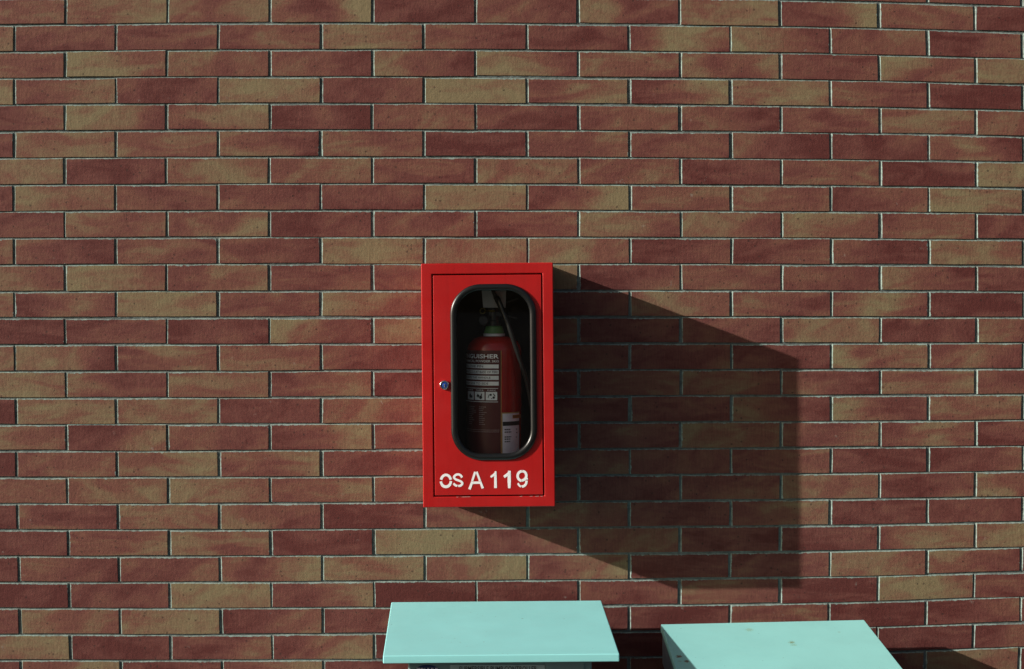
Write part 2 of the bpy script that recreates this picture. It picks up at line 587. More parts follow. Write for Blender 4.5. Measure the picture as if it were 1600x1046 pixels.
def brick_geom(i0, i1, j, tones, fine=True):
    """front face and returns of the brick between half-brick joints i0 and i1 in row j (bed joints j-1 and j)"""
    hj, vj = 1.9 + rng.uniform(-0.35, 0.35), 2.55 + rng.uniform(-0.5, 0.5)
    TL, TR, BL, BR = node(i0, j - 1), node(i1, j - 1), node(i0, j), node(i1, j)
    jit = lambda a: rng.uniform(-a, a)
    dx0, dx1, dy0, dy1 = jit(0.6), jit(0.6), jit(0.5), jit(0.5)
    TL = (TL[0] + vj + dx0, TL[1] + hj + dy0 + jit(0.25)); BL = (BL[0] + vj + dx0 + jit(0.4), BL[1] - hj + dy1 + jit(0.25))
    TR = (TR[0] - vj + dx1, TR[1] + hj + dy0 + jit(0.25)); BR = (BR[0] - vj + dx1 + jit(0.4), BR[1] - hj + dy1 + jit(0.25))
    nx, nz = (6, 3) if fine else (2, 2)
    lift, tx, tz = rng.uniform(0, 0.0011), jit(0.0009), jit(0.0004)
    w = (TR[0] - TL[0]) * S * 1000
    h = (BL[1] - TL[1]) * S * 1000
    skew = rng.uniform(-0.35, 0.35)
    vs, tn, eg = [], [], []
    for b in range(nz):
        v = b / (nz - 1)
        for a in range(nx):
            u = a / (nx - 1)
            x = (TL[0] * (1 - u) + TR[0] * u) * (1 - v) + (BL[0] * (1 - u) + BR[0] * u) * v
            y = (TL[1] * (1 - u) + TR[1] * u) * (1 - v) + (BL[1] * (1 - u) + BR[1] * u) * v
            if fine and (a in (0, nx - 1)):
                x += jit(0.28)
            if fine and (b in (0, nz - 1)):
                y += jit(0.34)
            q = P(x, y, 0)
            vs.append((q.x, -lift + tx * (u - .5) + tz * (v - .5), q.z))
            uu = min(1, max(0, u + skew * (v - 0.5)))
            t3 = np.interp(uu, [0.08, 0.5, 0.92], tones)
            tn.append(t3 / 9 + (jit(0.035) if fine else 0))
            eg.append((u * w, (1 - u) * w, v * h, (1 - v) * h))
    fs = []
    for b in range(nz - 1):
        for a in range(nx - 1):
            k = b * nx + a
            fs.append((k, k + nx, k + nx + 1, k + 1))
    rim = [a for a in range(nx)] + [b * nx + nx - 1 for b in range(1, nz)] + \
          [(nz - 1) * nx + a for a in range(nx - 2, -1, -1)] + [b * nx for b in range(nz - 2, 0, -1)]
    n0 = len(vs)
    for k in rim:
        a, b = k % nx, k // nx
        ox = -1 if a == 0 else (1 if a == nx - 1 else 0)
        oz = 1 if b == 0 else (-1 if b == nz - 1 else 0)
        vs.append((vs[k][0] + ox * (rng.uniform(0.0020, 0.0032) if ox < 0 else 0.0006), 0.0034, vs[k][2] + oz * (rng.uniform(0.0016, 0.0033) if oz > 0 else 0.0004)))
        tn.append(tn[k])
        eg.append((-3.0, -3.0, -3.0, -3.0) if (ox < 0 or oz > 0) else (0.4, 0.4, 0.4, 0.4))  # pale mortar on left and top returns only: sunlit edges painted in
    m = len(rim)
    for k in range(m):
        fs.append((rim[k], rim[(k + 1) % m], n0 + (k + 1) % m, n0 + k))
    return vs, fs, tn, eg


def brick_mesh(name, vs, fs, tn, eg):
    me = bpy.data.meshes.new(name)
    me.from_pydata(vs, [], fs)
    a = me.attributes.new('tone', 'FLOAT', 'POINT')
    a.data.foreach_set('value', tn)
    c = me.attributes.new('edge', 'FLOAT_COLOR', 'POINT')
    c.data.foreach_set('color', [x for q in eg for x in q])
    me.materials.append(M_BRICK)
    me.update()
    return me


outer = MB()
o_tn, o_eg = [], []
n_in = 0
for j in range(-12, 37):
    odd = (j % 2) != 0                        # rows with odd index break at even half-brick joints
    start = -8 if odd else -7
    row = None
    if -1 <= j <= 25:
        row = [[int(c) for c in t] for t in TONES[j + 1].split()]
    col = 0
    for i0 in range(start, 31, 2):
        i1 = i0 + 2
        tones = None
        idx = (i0 + 2) // 2 if odd else (i0 + 1) // 2
        if row and 0 <= idx < len(row):
            tones = row[idx]
        if tones is None:
            b0 = rng.choice([2, 2, 3, 3, 4, 4, 5, 6])
            tones = [min(8, max(1, b0 + rng.choice([-2, -1, 0, 0, 1, 2]))) for _ in range(3)]
        c = [node(i0, j - 1), node(i1, j - 1), node(i0, j), node(i1, j)]
        xs, ys = [q[0] for q in c], [q[1] for q in c]
        inside = max(xs) > 3 and min(xs) < 1597 and max(ys) > 3 and min(ys) < 1043
        vs, fs, tn, eg = brick_geom(i0, i1, j, tones, inside)
        if inside:
            n_in += 1
            me = brick_mesh('brick', vs, fs, tn, eg)
            cx, cz = sum(v[0] for v in vs) / len(vs), sum(v[2] for v in vs) / len(vs)
            me.transform(Matrix.Translation((-cx, 0, -cz)))
            o = bpy.data.objects.new('brick', me)
            o.location = (cx, 0, cz)
            COL.objects.link(o)
            o.parent = wall
        elif min(v[2] for v in vs) > 0.01:
            outer.add(vs, fs)
            o_tn += tn
            o_eg += eg
ob = bpy.data.objects.new('brickwork', brick_mesh('brickwork', outer.v, outer.f, o_tn, o_eg))
COL.objects.link(ob)
ob.parent = wall
ob['kind'] = 'stuff'
print('bricks in view', n_in)

# mortar: one uneven sheet behind the brick faces, tooled back from them
x0, x1, z0, z1 = P(-30, 0, 0).x, P(1630, 0, 0).x, P(0, 1076, 0).z, P(0, -30, 0).z
nx, nz = 860, 560
vs = []
for b in range(nz + 1):
    z = z0 + (z1 - z0) * b / nz
    for a in range(nx + 1):
        x = x0 + (x1 - x0) * a / nx
        q = mnoise.noise(Vector((x * 30, 3.1, z * 30))) * 0.0005 + mnoise.noise(Vector((x * 130, 9.7, z * 130))) * 0.0007 + mnoise.noise(Vector((x * 290, 1.7, z * 290))) * 0.0004
        vs.append((x, 0.0022 + q, z))
fs = [(b * (nx + 1) + a, b * (nx + 1) + a + 1, (b + 1) * (nx + 1) + a + 1, (b + 1) * (nx + 1) + a) for b in range(nz) for a in range(nx)]
link('mortar', vs, fs, M_MORTAR, wall, True)
core = MB()
X0, X1, Z1 = P(-640, 0, 0).x, P(2360, 0, 0).x, P(0, -460, 0).z
core.box((X0, 0.0042, 0.0), (X1, 0.24, Z1))
core.build('mortar_core', M_MORTAR, wall)

# ------------------------------------------------------------------ fire extinguisher cabinet
CD = 0.20                                   # cabinet depth
SF = S * (1 - CD / D)
CX, CY = 762.7, 602.0
ROLL = R(0.52)
cab_c = P(CX, CY, CD)
cab = empty('fire_extinguisher_cabinet', (cab_c.x, 0, cab_c.z),
            'bright red metal cabinet with round-cornered window and stencilled OS A 119, mounted on brick wall', 'cabinet')
cab.rotation_euler = (0, -ROLL, 0)


def L(px, py):
    """photo pixel on the cabinet's front plane -> local (x, z)"""
    dx, dz = (px - CX) * SF, -(py - CY) * SF
    c, s = math.cos(ROLL), math.sin(ROLL)
    return dx * c + dz * s, -dx * s + dz * c


HW, HH = 206.4 * SF / 2, 381.3 * SF / 2
FR = 16.8 * SF                             # width of the front rim
IW, IH = HW - FR, HH - FR
mb = MB()


def ring(mb, outer, inner, y):
    n = len(mb.v)
    mb.v += [(x, y, z) for x, z in outer] + [(x, y, z) for x, z in inner]
    m = len(outer)
    for k in range(m):
        mb.f.append((n + k, n + (k + 1) % m, n + m + (k + 1) % m, n + m + k))


def rect(w, h):
    return [(-w, -h), (w, -h), (w, h), (-w, h)]


def wallloop(mb, loop, ya, yb):
    n = len(mb.v)
    m = len(loop)
    mb.v += [(x, ya, z) for x, z in loop] + [(x, yb, z) for x, z in loop]
    for k in range(m):
        mb.f.append((n + k, n + (k + 1) % m, n + m + (k + 1) % m, n + m + k))


def weld(o, d=1e-5):
    bm = bmesh.new()
    bm.from_mesh(o.data)
    bmesh.ops.remove_doubles(bm, verts=bm.verts, dist=d)
    bmesh.ops.recalc_face_normals(bm, faces=bm.faces)
    bm.to_mesh(o.data)
    bm.free()
    return o


ring(mb, rect(HW, HH), rect(IW, IH), -CD)
wallloop(mb, rect(HW, HH), -CD, -0.001)
wallloop(mb, rect(IW, IH), -CD, -CD + 0.022)
body = weld(mb.build('body', M_RED, cab))
bevel(body, 0.0022, 3)
mb = MB()
lw, lh = HW - 0.0015, HH - 0.0015
wallloop(mb, rect(lw, lh), -CD + 0.022, -0.004)
ring(mb, rect(lw, lh), rect(IW, IH), -CD + 0.022)
mb.add([(-lw, -0.004, -lh), (lw, -0.004, -lh), (lw, -0.004, lh), (-lw, -0.004, lh)], [(0, 1, 2, 3)])
weld(mb.build('interior_lining', M_INTERIOR, cab))

# door with a rounded window opening
GAP = 0.0026
DW, DH = IW - GAP, IH - GAP
gx0, gz0 = L(705.4, 720.0)
gx1, gz1 = L(837.4, 443.2)
GXC, GZC = (gx0 + gx1) / 2, (gz0 + gz1) / 2
GW, GH = (gx1 - gx0) / 2, (gz1 - gz0) / 2      # outer size of the rubber profile
GT = 10.3 * SF                                 # its width
GR = 48 * SF


def rrect(w, h, r, n=12):
    pts = []
    for cx, cz, a0 in ((w - r, -h + r, -90), (w - r, h - r, 0), (-w + r, h - r, 90), (-w + r, -h + r, 180)):
        for k in range(n + 1):
            a = R(a0 + 90 * k / n)
            pts.append((cx + r * math.cos(a), cz + r * math.sin(a)))
    return pts


hole = [(x + GXC, z + GZC) for x, z in rrect(GW - GT * 0.55, GH - GT * 0.55, GR - GT * 0.55)]
out = []
for x, z in hole:                              # a ray from the window's centre through each point to the door's edge
    dx, dz = x - GXC, z - GZC
    t = min(((DW if dx > 0 else -DW) - GXC) / dx if abs(dx) > 1e-9 else 1e9,
            ((DH if dz > 0 else -DH) - GZC) / dz if abs(dz) > 1e-9 else 1e9)
    out.append([GXC + dx * t, GZC + dz * t])
for cx, cz in rect(DW, DH):                    # snap the nearest ray to each corner
    k = min(range(len(out)), key=lambda q: (out[q][0] - cx) ** 2 + (out[q][1] - cz) ** 2)
    out[k] = [cx, cz]
YD = -CD - 0.0004
mb = MB()
ring(mb, out, hole, YD)
wallloop(mb, out, YD, YD + 0.018)
wallloop(mb, hole, YD, YD + 0.004)
door = weld(mb.build('door', M_RED, cab))
bevel(door, 0.0014, 2, 50)

# rubber profile round the window
mb = MB()
path = rrect(GW, GH, GR, 14)
prof = []
for k in range(11):
    a = math.pi * k / 10
    prof.append((GT / 2 - GT / 2 * math.cos(a), 0.0062 * math.sin(a) ** 0.8))
prof += [(GT, -0.006), (GT - 0.003, -0.006)]
m = len(prof)
loops = []
for off, hgt in prof:
    loops.append([(x + GXC, YD - hgt, z + GZC) for x, z in rrect(GW - off, GH - off, GR - off, 14)])
n = len(loops[0])
for lp in loops:
    mb.v += lp
for a in range(m - 1):
    for k in range(n):
        mb.f.append((a * n + k, a * n + (k + 1) % n, (a + 1) * n + (k + 1) % n, (a + 1) * n + k))
gasket = mb.build('window_gasket', M_RUBBER, door, True)
pane_loop = [(x + GXC, z + GZC) for x, z in rrect(GW - GT * 0.72, GH - GT * 0.72, GR - GT * 0.72)]
mb = MB()
n = len(pane_loop)
mb.v = [(x, YD + 0.0015, z) for x, z in pane_loop]
mb.f = [tuple(range(n))]
mb.build('window_pane', M_PANE, door)

# lock
lx, lz = L(694.3, 601.8)
mb = MB()
r0 = 7.4 * SF
mb.lathe([(r0, 0), (r0, 0.003), (r0 * 0.93, 0.0052), (r0 * 0.78, 0.006), (r0 * 0.7, 0.0058), (r0 * 0.66, 0.0035)], 'y', 36, (lx, YD, lz), False)
sharp(mb.build('lock_bezel', M_CHROME, door), 50)
mb = MB()
r1 = r0 * 0.66
mb.lathe([(r1, 0.0022), (r1, 0.0042), (r1 * 0.85, 0.0049)], 'y', 28, (lx, YD, lz))
sharp(mb.build('lock_barrel', M_BLUE, door), 50)
mb = MB()
mb.box((lx - 0.0006, YD - 0.0054, lz - 0.0052), (lx + 0.0010, YD - 0.0048, lz - 0.0002))
mb.lathe([(0.0015, 0.0048), (0.0015, 0.0054)], 'y', 12, (lx + 0.0004, YD, lz + 0.0006))
mb.build('keyhole', M_STEEL, door)


# stencilled lettering: strokes laid on the door
def stroke(mb, pts, w, y):
    """pts: pixel polyline; w: stroke width in pixels (single or per point)"""
    q = [Vector(p) for p in pts]
    n = len(q)
    ws = w if isinstance(w, (list, tuple)) else [w] * n
    lft, rgt = [], []
    for i in range(n):
        t = (q[min(i + 1, n - 1)] - q[max(i - 1, 0)]).normalized()
        nn = Vector((-t.y, t.x)) * ws[i] / 2
        lft.append(L(*(q[i] + nn)))
        rgt.append(L(*(q[i] - nn)))
    b = len(mb.v)
    th = 0.00025
    for yy in (y - th, y + th):
        mb.v += [(x, yy, z) for x, z in lft] + [(x, yy, z) for x, z in rgt]
    for i in range(n - 1):
        mb.f.append((b + i, b + i + 1, b + n + i + 1, b + n + i))
    o = 2 * n
    for i in range(n - 1):
        mb.f.append((b + i, b + o + i, b + o + i + 1, b + i + 1))
        mb.f.append((b + n + i, b + n + i + 1, b + o + n + i + 1, b + o + n + i))
    mb.f.append((b, b + n, b + o + n, b + o))
    mb.f.append((b + n - 1, b + o + n - 1, b + o + 2 * n - 1, b + 2 * n - 1))


def arc(cx, cy, rx, ry, a0, a1, n=14):
    return [(cx + rx * math.cos(R(a0 + (a1 - a0) * k / n)), cy + ry * math.sin(R(a0 + (a1 - a0) * k / n))) for k in range(n + 1)]


def spline(pts, n=8):
    q = [Vector(p) for p in pts]
    q = [2 * q[0] - q[1]] + q + [2 * q[-1] - q[-2]]
    r = []
    for i in range(1, len(q) - 2):
        for k in range(n):
            t = k / n
            a, b, c, d = q[i - 1:i + 3]
            r.append(tuple(0.5 * ((2 * b) + (c - a) * t + (2 * a - 5 * b + 4 * c - d) * t * t + (3 * b - a - 3 * c + d) * t ** 3)))
    r.append(tuple(q[-2]))
    return r


YL = YD - 0.00015
ZX = lambda a: 675 + a / 17.43
ZY = lambda a: 725 + a / 17.43
glyphs = []
# O: two halves with the bridges of the stencil left bare
g1 = MB()
stroke(g1, arc(ZX(380), ZY(460), 7.6, 9.0, 190, 350), [4.0] * 15, YL)
stroke(g1, arc(ZX(378), ZY(470), 7.8, 8.9, -4 + 180 + 0, -4 - 0 + 4, 18), [3.8] * 4 + [4.4] * 11 + [3.9] * 4, YL)
glyphs.append(('letter', g1))
g1 = MB()
sp = spline([(ZX(820), ZY(372)), (ZX(775), ZY(312)), (ZX(712), ZY(288)), (ZX(640), ZY(308)), (ZX(600), ZY(368)), (ZX(650), ZY(425)), (ZX(730), ZY(455)),
             (ZX(800), ZY(490)), (ZX(825), ZY(540)), (ZX(780), ZY(592)), (ZX(715), ZY(604))])
stroke(g1, sp, 3.5, YL)
stroke(g1, spline([(ZX(692), ZY(602)), (ZX(640), ZY(585)), (ZX(585), ZY(535))]), 3.4, YL)
glyphs.append(('letter', g1))
g1 = MB()
stroke(g1, [(ZX(1176), ZY(218)), (ZX(1095), ZY(468))], [3.4, 3.2], YL)
stroke(g1, [(ZX(1215), ZY(218)), (ZX(1308), ZY(468))], [3.2, 3.4], YL)
stroke(g1, [(ZX(1078), ZY(516)), (ZX(1330), ZY(512))], [3.8, 3.6], YL)
stroke(g1, [(ZX(1098), ZY(482)), (ZX(1020), ZY(694))], [3.6, 4.0], YL - 0.0001)
stroke(g1, [(ZX(1312), ZY(480)), (ZX(1384), ZY(668))], [3.4, 3.8], YL - 0.0001)
glyphs.append(('letter', g1))
WX = lambda a: 755 + a / 17.43
g1 = MB()
stroke(g1, [(WX(338), ZY(205)), (WX(332), ZY(330)), (WX(336), ZY(660))], [2.6, 3.8, 4.3], YL)
stroke(g1, [(WX(350), ZY(232)), (WX(290), ZY(300)), (WX(204), ZY(362))], [3.0, 3.6, 3.0], YL - 0.0001)
glyphs.append(('digit', g1))
g1 = MB()
stroke(g1, [(WX(712), ZY(190)), (WX(708), ZY(330)), (WX(708), ZY(480)), (WX(710), ZY(664))], [4.2, 4.9, 5.2, 3.8], YL)
stroke(g1, [(WX(715), ZY(232)), (WX(650), ZY(300)), (WX(566), ZY(358))], [3.6, 4.4, 4.0], YL - 0.0001)
glyphs.append(('digit', g1))
g1 = MB()
stroke(g1, arc(WX(1060), ZY(332), 7.0, 7.5, 266, 96), 4.0, YL)
stroke(g1, spline([(WX(1052), ZY(456)), (WX(1110), ZY(434)), (WX(1160), ZY(380)), (WX(1172), ZY(300)), (WX(1130), ZY(222)), (WX(1062), ZY(200))]), 3.9, YL)
stroke(g1, spline([(WX(1182), ZY(380)), (WX(1185), ZY(430))]), 3.6, YL - 0.0001)
stroke(g1, spline([(WX(1182), ZY(456)), (WX(1166), ZY(540)), (WX(1120), ZY(598)), (WX(1052), ZY(622))]), [3.6 + 0.01 * k for k in range(25)], YL)
stroke(g1, spline([(WX(1034), ZY(622)), (WX(985), ZY(592)), (WX(945), ZY(530))]), 3.0, YL)
glyphs.append(('digit', g1))
for nm, gm in glyphs:
    gm.build(nm, M_WHITE, door)

# bare-metal chips along the sill of the rim
for pa, pb, py in ((713, 735, 774.3), (716, 722, 774.9), (812, 816, 773.2), (827.5, 832, 772.9), (836, 842, 772.7), (844.5, 848, 772.6)):
    (xa, za), (xb, zb) = L(pa, py), L(pb, py)
    zr = -IH
    chips = MB()
    chips.add([(xa, -CD - 0.0003, zr - 0.0012), (xb, -CD - 0.0003, zr - 0.0010), (xb, -CD - 0.0003, zr - 0.0002), (xa, -CD - 0.0003, zr - 0.0006)], [(0, 1, 2, 3)])
    chips.build('paint_chip', M_CHIP, body)

# ------------------------------------------------------------------ extinguisher inside the cabinet
XR = 0.0625
XD = 0.105
xc = P(772, 560, XD)
ex = empty('fire_extinguisher', (xc.x, -XD, P(0, 765, XD).z), 'red powder fire extinguisher with maroon label and green collar behind the cabinet window', 'extinguisher')
ZB = ex.location.z
zz = lambda py, d=XD: P(0, py, d).z - ZB        # height above the extinguisher's foot
mb = MB()
ht = zz(536)
prof = [(XR * 0.9, 0), (XR, 0.01), (XR, ht - 0.018)]
for k in range(1, 9):
    a = R(90 * k / 8)
    prof.append((0.026 + (XR - 0.026) * math.cos(a), ht - 0.018 + 0.034 * math.sin(a)))
mb.lathe(prof, 'z', 64)
sharp(mb.build('cylinder', M_XRED, ex), 50)
mb = MB()
hz = ht + 0.015
mb.lathe([(0.0245, hz), (0.0245, hz + 0.006)], 'z', 40)
sharp(mb.build('neck_ring', M_PRINT, ex))
mb = MB()
mb.lathe([(0.0235, hz + 0.0066), (0.0225, hz + 0.010), (0.0200, hz + 0.021), (0.0170, hz + 0.0235)], 'z', 40)
sharp(mb.build('collar', M_GREEN, ex))
mb = MB()
mb.lathe([(0.0155, hz + 0.024), (0.0155, hz + 0.034), (0.013, hz + 0.036), (0.013, hz + 0.062)], 'z', 28)
valve = sharp(mb.build('valve', M_BLACK, ex))
mb = MB()
mb.lathe([(0.0115, 0.0), (0.0115, 0.008), (0.0095, 0.0095)], 'y', 28, (-0.0245, -0.017, hz + 0.036))
gauge = sharp(mb.build('pressure_gauge', M_BLACK, ex))
mb = MB()
mb.lathe([(0.0088, 0.0097), (0.0088, 0.0100)], 'y', 24, (-0.0245, -0.017, hz + 0.036))
mb.build('dial', M_INK, gauge)
# carrying handle and squeeze lever: folded sheet, angled up towards the right rear
def plate(mb, a, b, w, t):
    a, b = Vector(a), Vector(b)
    d = (b - a).normalized()
    s = Vector((0, 1, 0))
    u = d.cross(s).normalized()
    vs = []
    for p in (a, b):
        for sy in (-w / 2, w / 2):
            for tt in (-t / 2, t / 2):
                vs.append(p + s * sy + u * tt)
    mb.add(vs, [(0, 1, 3, 2), (4, 6, 7, 5), (0, 4, 5, 1), (2, 3, 7, 6), (0, 2, 6, 4), (1, 5, 7, 3)])


mb = MB()
plate(mb, (-0.012, 0, hz + 0.052), (0.020, 0, hz + 0.050), 0.024, 0.010)
plate(mb, (0.014, 0, hz + 0.052), (0.052, 0, hz + 0.040), 0.022, 0.004)
bevel(mb.build('carrying_handle', M_BLACK, ex), 0.001)
mb = MB()
plate(mb, (-0.014, 0, hz + 0.064), (0.012, 0, hz + 0.070), 0.022, 0.008)
plate(mb, (0.008, 0, hz + 0.070), (0.056, 0, hz + 0.086), 0.022, 0.004)
bevel(mb.build('squeeze_lever', M_BLACK, ex), 0.001)
mb = MB()
mb.tube([(-0.020, -0.018, hz + 0.0575), (-0.002, -0.018, hz + 0.0575), (0.002, -0.018, hz + 0.0575)], 0.0022, 8)
mb.tube([(-0.026 + 0.006 * math.cos(R(a)), -0.018, hz + 0.0575 + 0.006 * math.sin(R(a))) for a in range(0, 361, 20)], 0.0016, 8)
mb.build('safety_pin', M_BRASS, ex, True)
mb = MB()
tq = [P(752.5, 452, 0.128), P(791, 452, 0.128), P(790, 481, 0.122), P(755, 481, 0.122)]  # added card standing in for a bright reflection in the window pane
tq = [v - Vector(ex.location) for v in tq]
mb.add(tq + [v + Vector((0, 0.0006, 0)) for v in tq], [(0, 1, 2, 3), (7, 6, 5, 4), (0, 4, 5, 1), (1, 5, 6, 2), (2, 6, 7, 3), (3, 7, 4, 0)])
mb.build('reflection_card', M_REFL_CARD, ex)
mb = MB()
mb.tube([P(769, 450, 0.140) - Vector(ex.location), P(776, 470, 0.140) - Vector(ex.location), P(787, 492, 0.135) - Vector(ex.location)], 0.0045, 8)
mb.build('strap', M_BLACK, ex)
# hose: from the valve over the front of the cylinder, down to the right
hp = []
hose_px = [(772, 466, 0.105), (778, 467, 0.150), (788, 492, 0.160), (799, 522, 0.164), (812, 562, 0.155), (824, 600, 0.143), (832, 650, 0.135), (834, 720, 0.13)]
for px, py, d in hose_px:
    q = P(px, py, d)
    hp.append(q - Vector(ex.location))
sm = []
for k in range(len(hp) - 1):
    a, b = hp[max(k - 1, 0)], hp[k]
    c, d_ = hp[k + 1], hp[min(k + 2, len(hp) - 1)]
    for s in range(6):
        t = s / 6
        sm.append(0.5 * ((2 * b) + (c - a) * t + (2 * a - 5 * b + 4 * c - d_) * t * t + (3 * b - a - 3 * c + d_) * t ** 3))
sm.append(hp[-1])
mb = MB()
mb.tube(sm, 0.0052, 12)
mb.build('hose', M_BLACK, ex, True)

# wrap flat print round the cylinder: u metres of arc right of the front line, v height
def wrap(u, v, lift):
    a = u / XR
    r = XR + lift
    return (r * math.sin(a), -r * math.cos(a), v)


KF = S * (1 - (XD + XR) / D)
AX = 772.0


def U(px):
    s = max(-0.999, min(0.999, (px - AX) * KF / XR))
    return math.asin(s) * XR


def V(py):
    return EYE - (py - VY) * KF - ZB


def patch(mb, u0, u1, v0, v1, lift):
    n = max(1, int(abs(u1 - u0) / 0.004))
    b = len(mb.v)
    for k in range(n + 1):
        u = u0 + (u1 - u0) * k / n
        mb.v += [wrap(u, v0, lift), wrap(u, v1, lift)]
    for k in range(n):
        mb.f.append((b + 2 * k, b + 2 * k + 2, b + 2 * k + 3, b + 2 * k + 1))


_txt = {}


def glyph_mesh(s, bold=0.0):
    key = (s, bold)
    if key in _txt:
        return _txt[key]
    c = bpy.data.curves.new('text', 'FONT')
    c.body = s
    c.size = 1
    c.offset = bold
    c.resolution_u = 3
    o = bpy.data.objects.new('text', c)
    COL.objects.link(o)
    dg = bpy.context.evaluated_depsgraph_get()
    me = bpy.data.meshes.new_from_object(o.evaluated_get(dg))
    vs = [v.co.copy() for v in me.vertices]
    fs = [tuple(p.vertices) for p in me.polygons]
    bpy.data.objects.remove(o)
    bpy.data.curves.remove(c)
    bpy.data.meshes.remove(me)
    _txt[key] = (vs, fs)
    return vs, fs


def text(mb, s, u0, u1, v0, v1, fn, bold=0.0):
    vs, fs = glyph_mesh(s, bold)
    xs, ys = [v.x for v in vs], [v.y for v in vs]
    a, b, c, d = min(xs), max(xs), min(ys), max(ys)
    mb.add([fn(u0 + (v.x - a) / (b - a) * (u1 - u0), v0 + (v.y - c) / (d - c) * (v1 - v0)) for v in vs], fs)


mb = MB()
patch(mb, U(783) - 0.155, U(782.3), V(725), V(548), 0.0003)
lab = mb.build('instruction_label', M_MAROON, ex, True)
mb = MB()
patch(mb, U(782.4), U(783.2), V(725), V(548), 0.0004)
mb.build('label_border', M_YEL, ex, True)
wr = lambda u, v: wrap(u, v, 0.0007)
wr2 = lambda u, v: wrap(u, v, 0.0010)
mb = MB()
ur = U(779)
text(mb, 'EXTINGUISHER', ur - 0.128, ur, V(560.5), V(553.8), wr, 0.02)
text(mb, 'DRY CHEMICAL POWDER 3KG', ur - 0.118, ur, V(566.6), V(563.0), wr, 0.015)
for ya, yb in ((569.8, 576.0), (578.6, 584.9), (587.6, 593.9), (596.7, 602.8)):
    patch(mb, ur - 0.100, ur, V(yb), V(ya), 0.0007)
patch(mb, ur - 0.12, U(778), V(607.7), V(606.9), 0.0007)
patch(mb, ur - 0.12, U(778), V(628.8), V(627.9), 0.0007)
for k, c in enumerate('CBA'):
    u1 = U(776.6) - k * 0.0285
    patch(mb, u1 - 0.0255, u1, V(625.8), V(612.8), 0.0007)
    text(mb, 'CLASS ' + c, u1 - 0.022, u1 - 0.003, V(611.4), V(609.2), wr, 0.01)
mb.build('label_print', M_PRINT, lab)
mb = MB()
for (ya, yb), s, w in zip(((569.8, 576.0), (578.6, 584.9), (587.6, 593.9), (596.7, 602.8)),
                         ('PULL THE PIN', 'AIM NOZZLE AT BASE OF FIRE', 'SQUEEZE THE HANDLE', 'SWEEP SIDE TO SIDE'), (0.064, 0.097, 0.081, 0.076)):
    text(mb, s, ur - 0.099, ur - 0.099 + w, V(yb - 1.3), V(ya + 1.4), wr2, 0.006)
for k in range(3):                            # fire class pictograms
    u1 = U(776.6) - k * 0.0285
    uc, v0 = u1 - 0.0128, V(625.8)
    def disc(cx, cz, rx, rz, rot=0.0, n=10):
        b = len(mb.v)
        for q in range(n):
            a = 2 * math.pi * q / n
            x, z = rx * math.cos(a), rz * math.sin(a)
            mb.v.append(wr2(uc + cx + x * math.cos(rot) - z * math.sin(rot), v0 + cz + x * math.sin(rot) + z * math.cos(rot)))
        mb.f.append(tuple(range(b, b + n)))
    if k == 0:
        disc(-0.0015, 0.0122, 0.0026, 0.0024); disc(0.0052, 0.0062, 0.0028, 0.0028); disc(0.0062, 0.0118, 0.0012, 0.0042, 0.6)
        disc(-0.0062, 0.0090, 0.0008, 0.0050, -0.3); disc(0.0008, 0.0040, 0.0014, 0.0010)
    elif k == 1:
        disc(-0.0032, 0.0095, 0.0040, 0.0046, 0.2, 4); disc(0.0036, 0.0062, 0.0040, 0.0040); disc(0.0054, 0.0110, 0.0014, 0.0042, -0.3)
    else:
        disc(0.0, 0.0085, 0.0035, 0.0050); disc(0.006, 0.0070, 0.0026, 0.0036)
mb.build('label_ink_print', M_INK, lab)
mb = MB()
rr = random.Random(5)
for k, py in enumerate((636, 638.8, 641.6, 644.6, 647.6, 650.8, 653.8, 656.8, 660, 663.2)):
    for u0, w in ((U(748.5), rr.uniform(0.009, 0.022)), (U(748.5) - 0.034, rr.uniform(0.012, 0.026))):
        u = u0
        while u < u0 + w:
            q = rr.uniform(0.0016, 0.004)
            patch(mb, u, min(u + q, u0 + w), V(py + 1.0), V(py), 0.0007)
            u += q + 0.0008
for py in (672, 674.8):
    u = U(726)
    while u < U(780):
        q = rr.uniform(0.0016, 0.004)
        patch(mb, u, u + q, V(py + 0.8), V(py), 0.0007)
        u += q + 0.0008
mb.build('label_small_print', M_FAINT, lab)

mb = MB()
patch(mb, U(783.6), U(783.6) + 0.052, V(730), V(645.2), 0.0006)
st = mb.build('service_sticker', M_STICK, ex, True)
mb = MB()
patch(mb, U(783.6), U(783.6) + 0.052, V(646.8), V(645.2), 0.0010)
patch(mb, U(783.6), U(784.8), V(730), V(646.8), 0.0010)
mb.build('sticker_border', M_YEL, st, True)
mb = MB()
patch(mb, U(800.5), U(813.5), V(655), V(649.5), 0.0010)
mb.build('sticker_logo_panel', M_ORANGE, st, True)
mb = MB()
patch(mb, U(785.2), U(783.6) + 0.052, V(666), V(659.5), 0.0010)
text(mb, 'SERVICE', U(801.3), U(812.5), V(654), V(650.5), lambda u, v: wrap(u, v, 0.0013), 0.01)
for y0, w in ((671, 0.0145), (675, 0.017), (682.6, 0.017), (686, 0.0145), (690, 0.0145)):
    u, ue = U(788), U(788) + w
    while u < ue:
        q = rr.uniform(0.002, 0.005)
        patch(mb, u, min(u + q, ue), V(y0 + 1.7), V(y0), 0.0010)
        u += q + 0.0009
for y0, w in ((671.5, 0.004), (677, 0.005), (684, 0.003)):
    patch(mb, U(806), U(806) + w, V(y0 + 1.2), V(y0), 0.0010)
mb.build('sticker_print', M_INK, st, True)

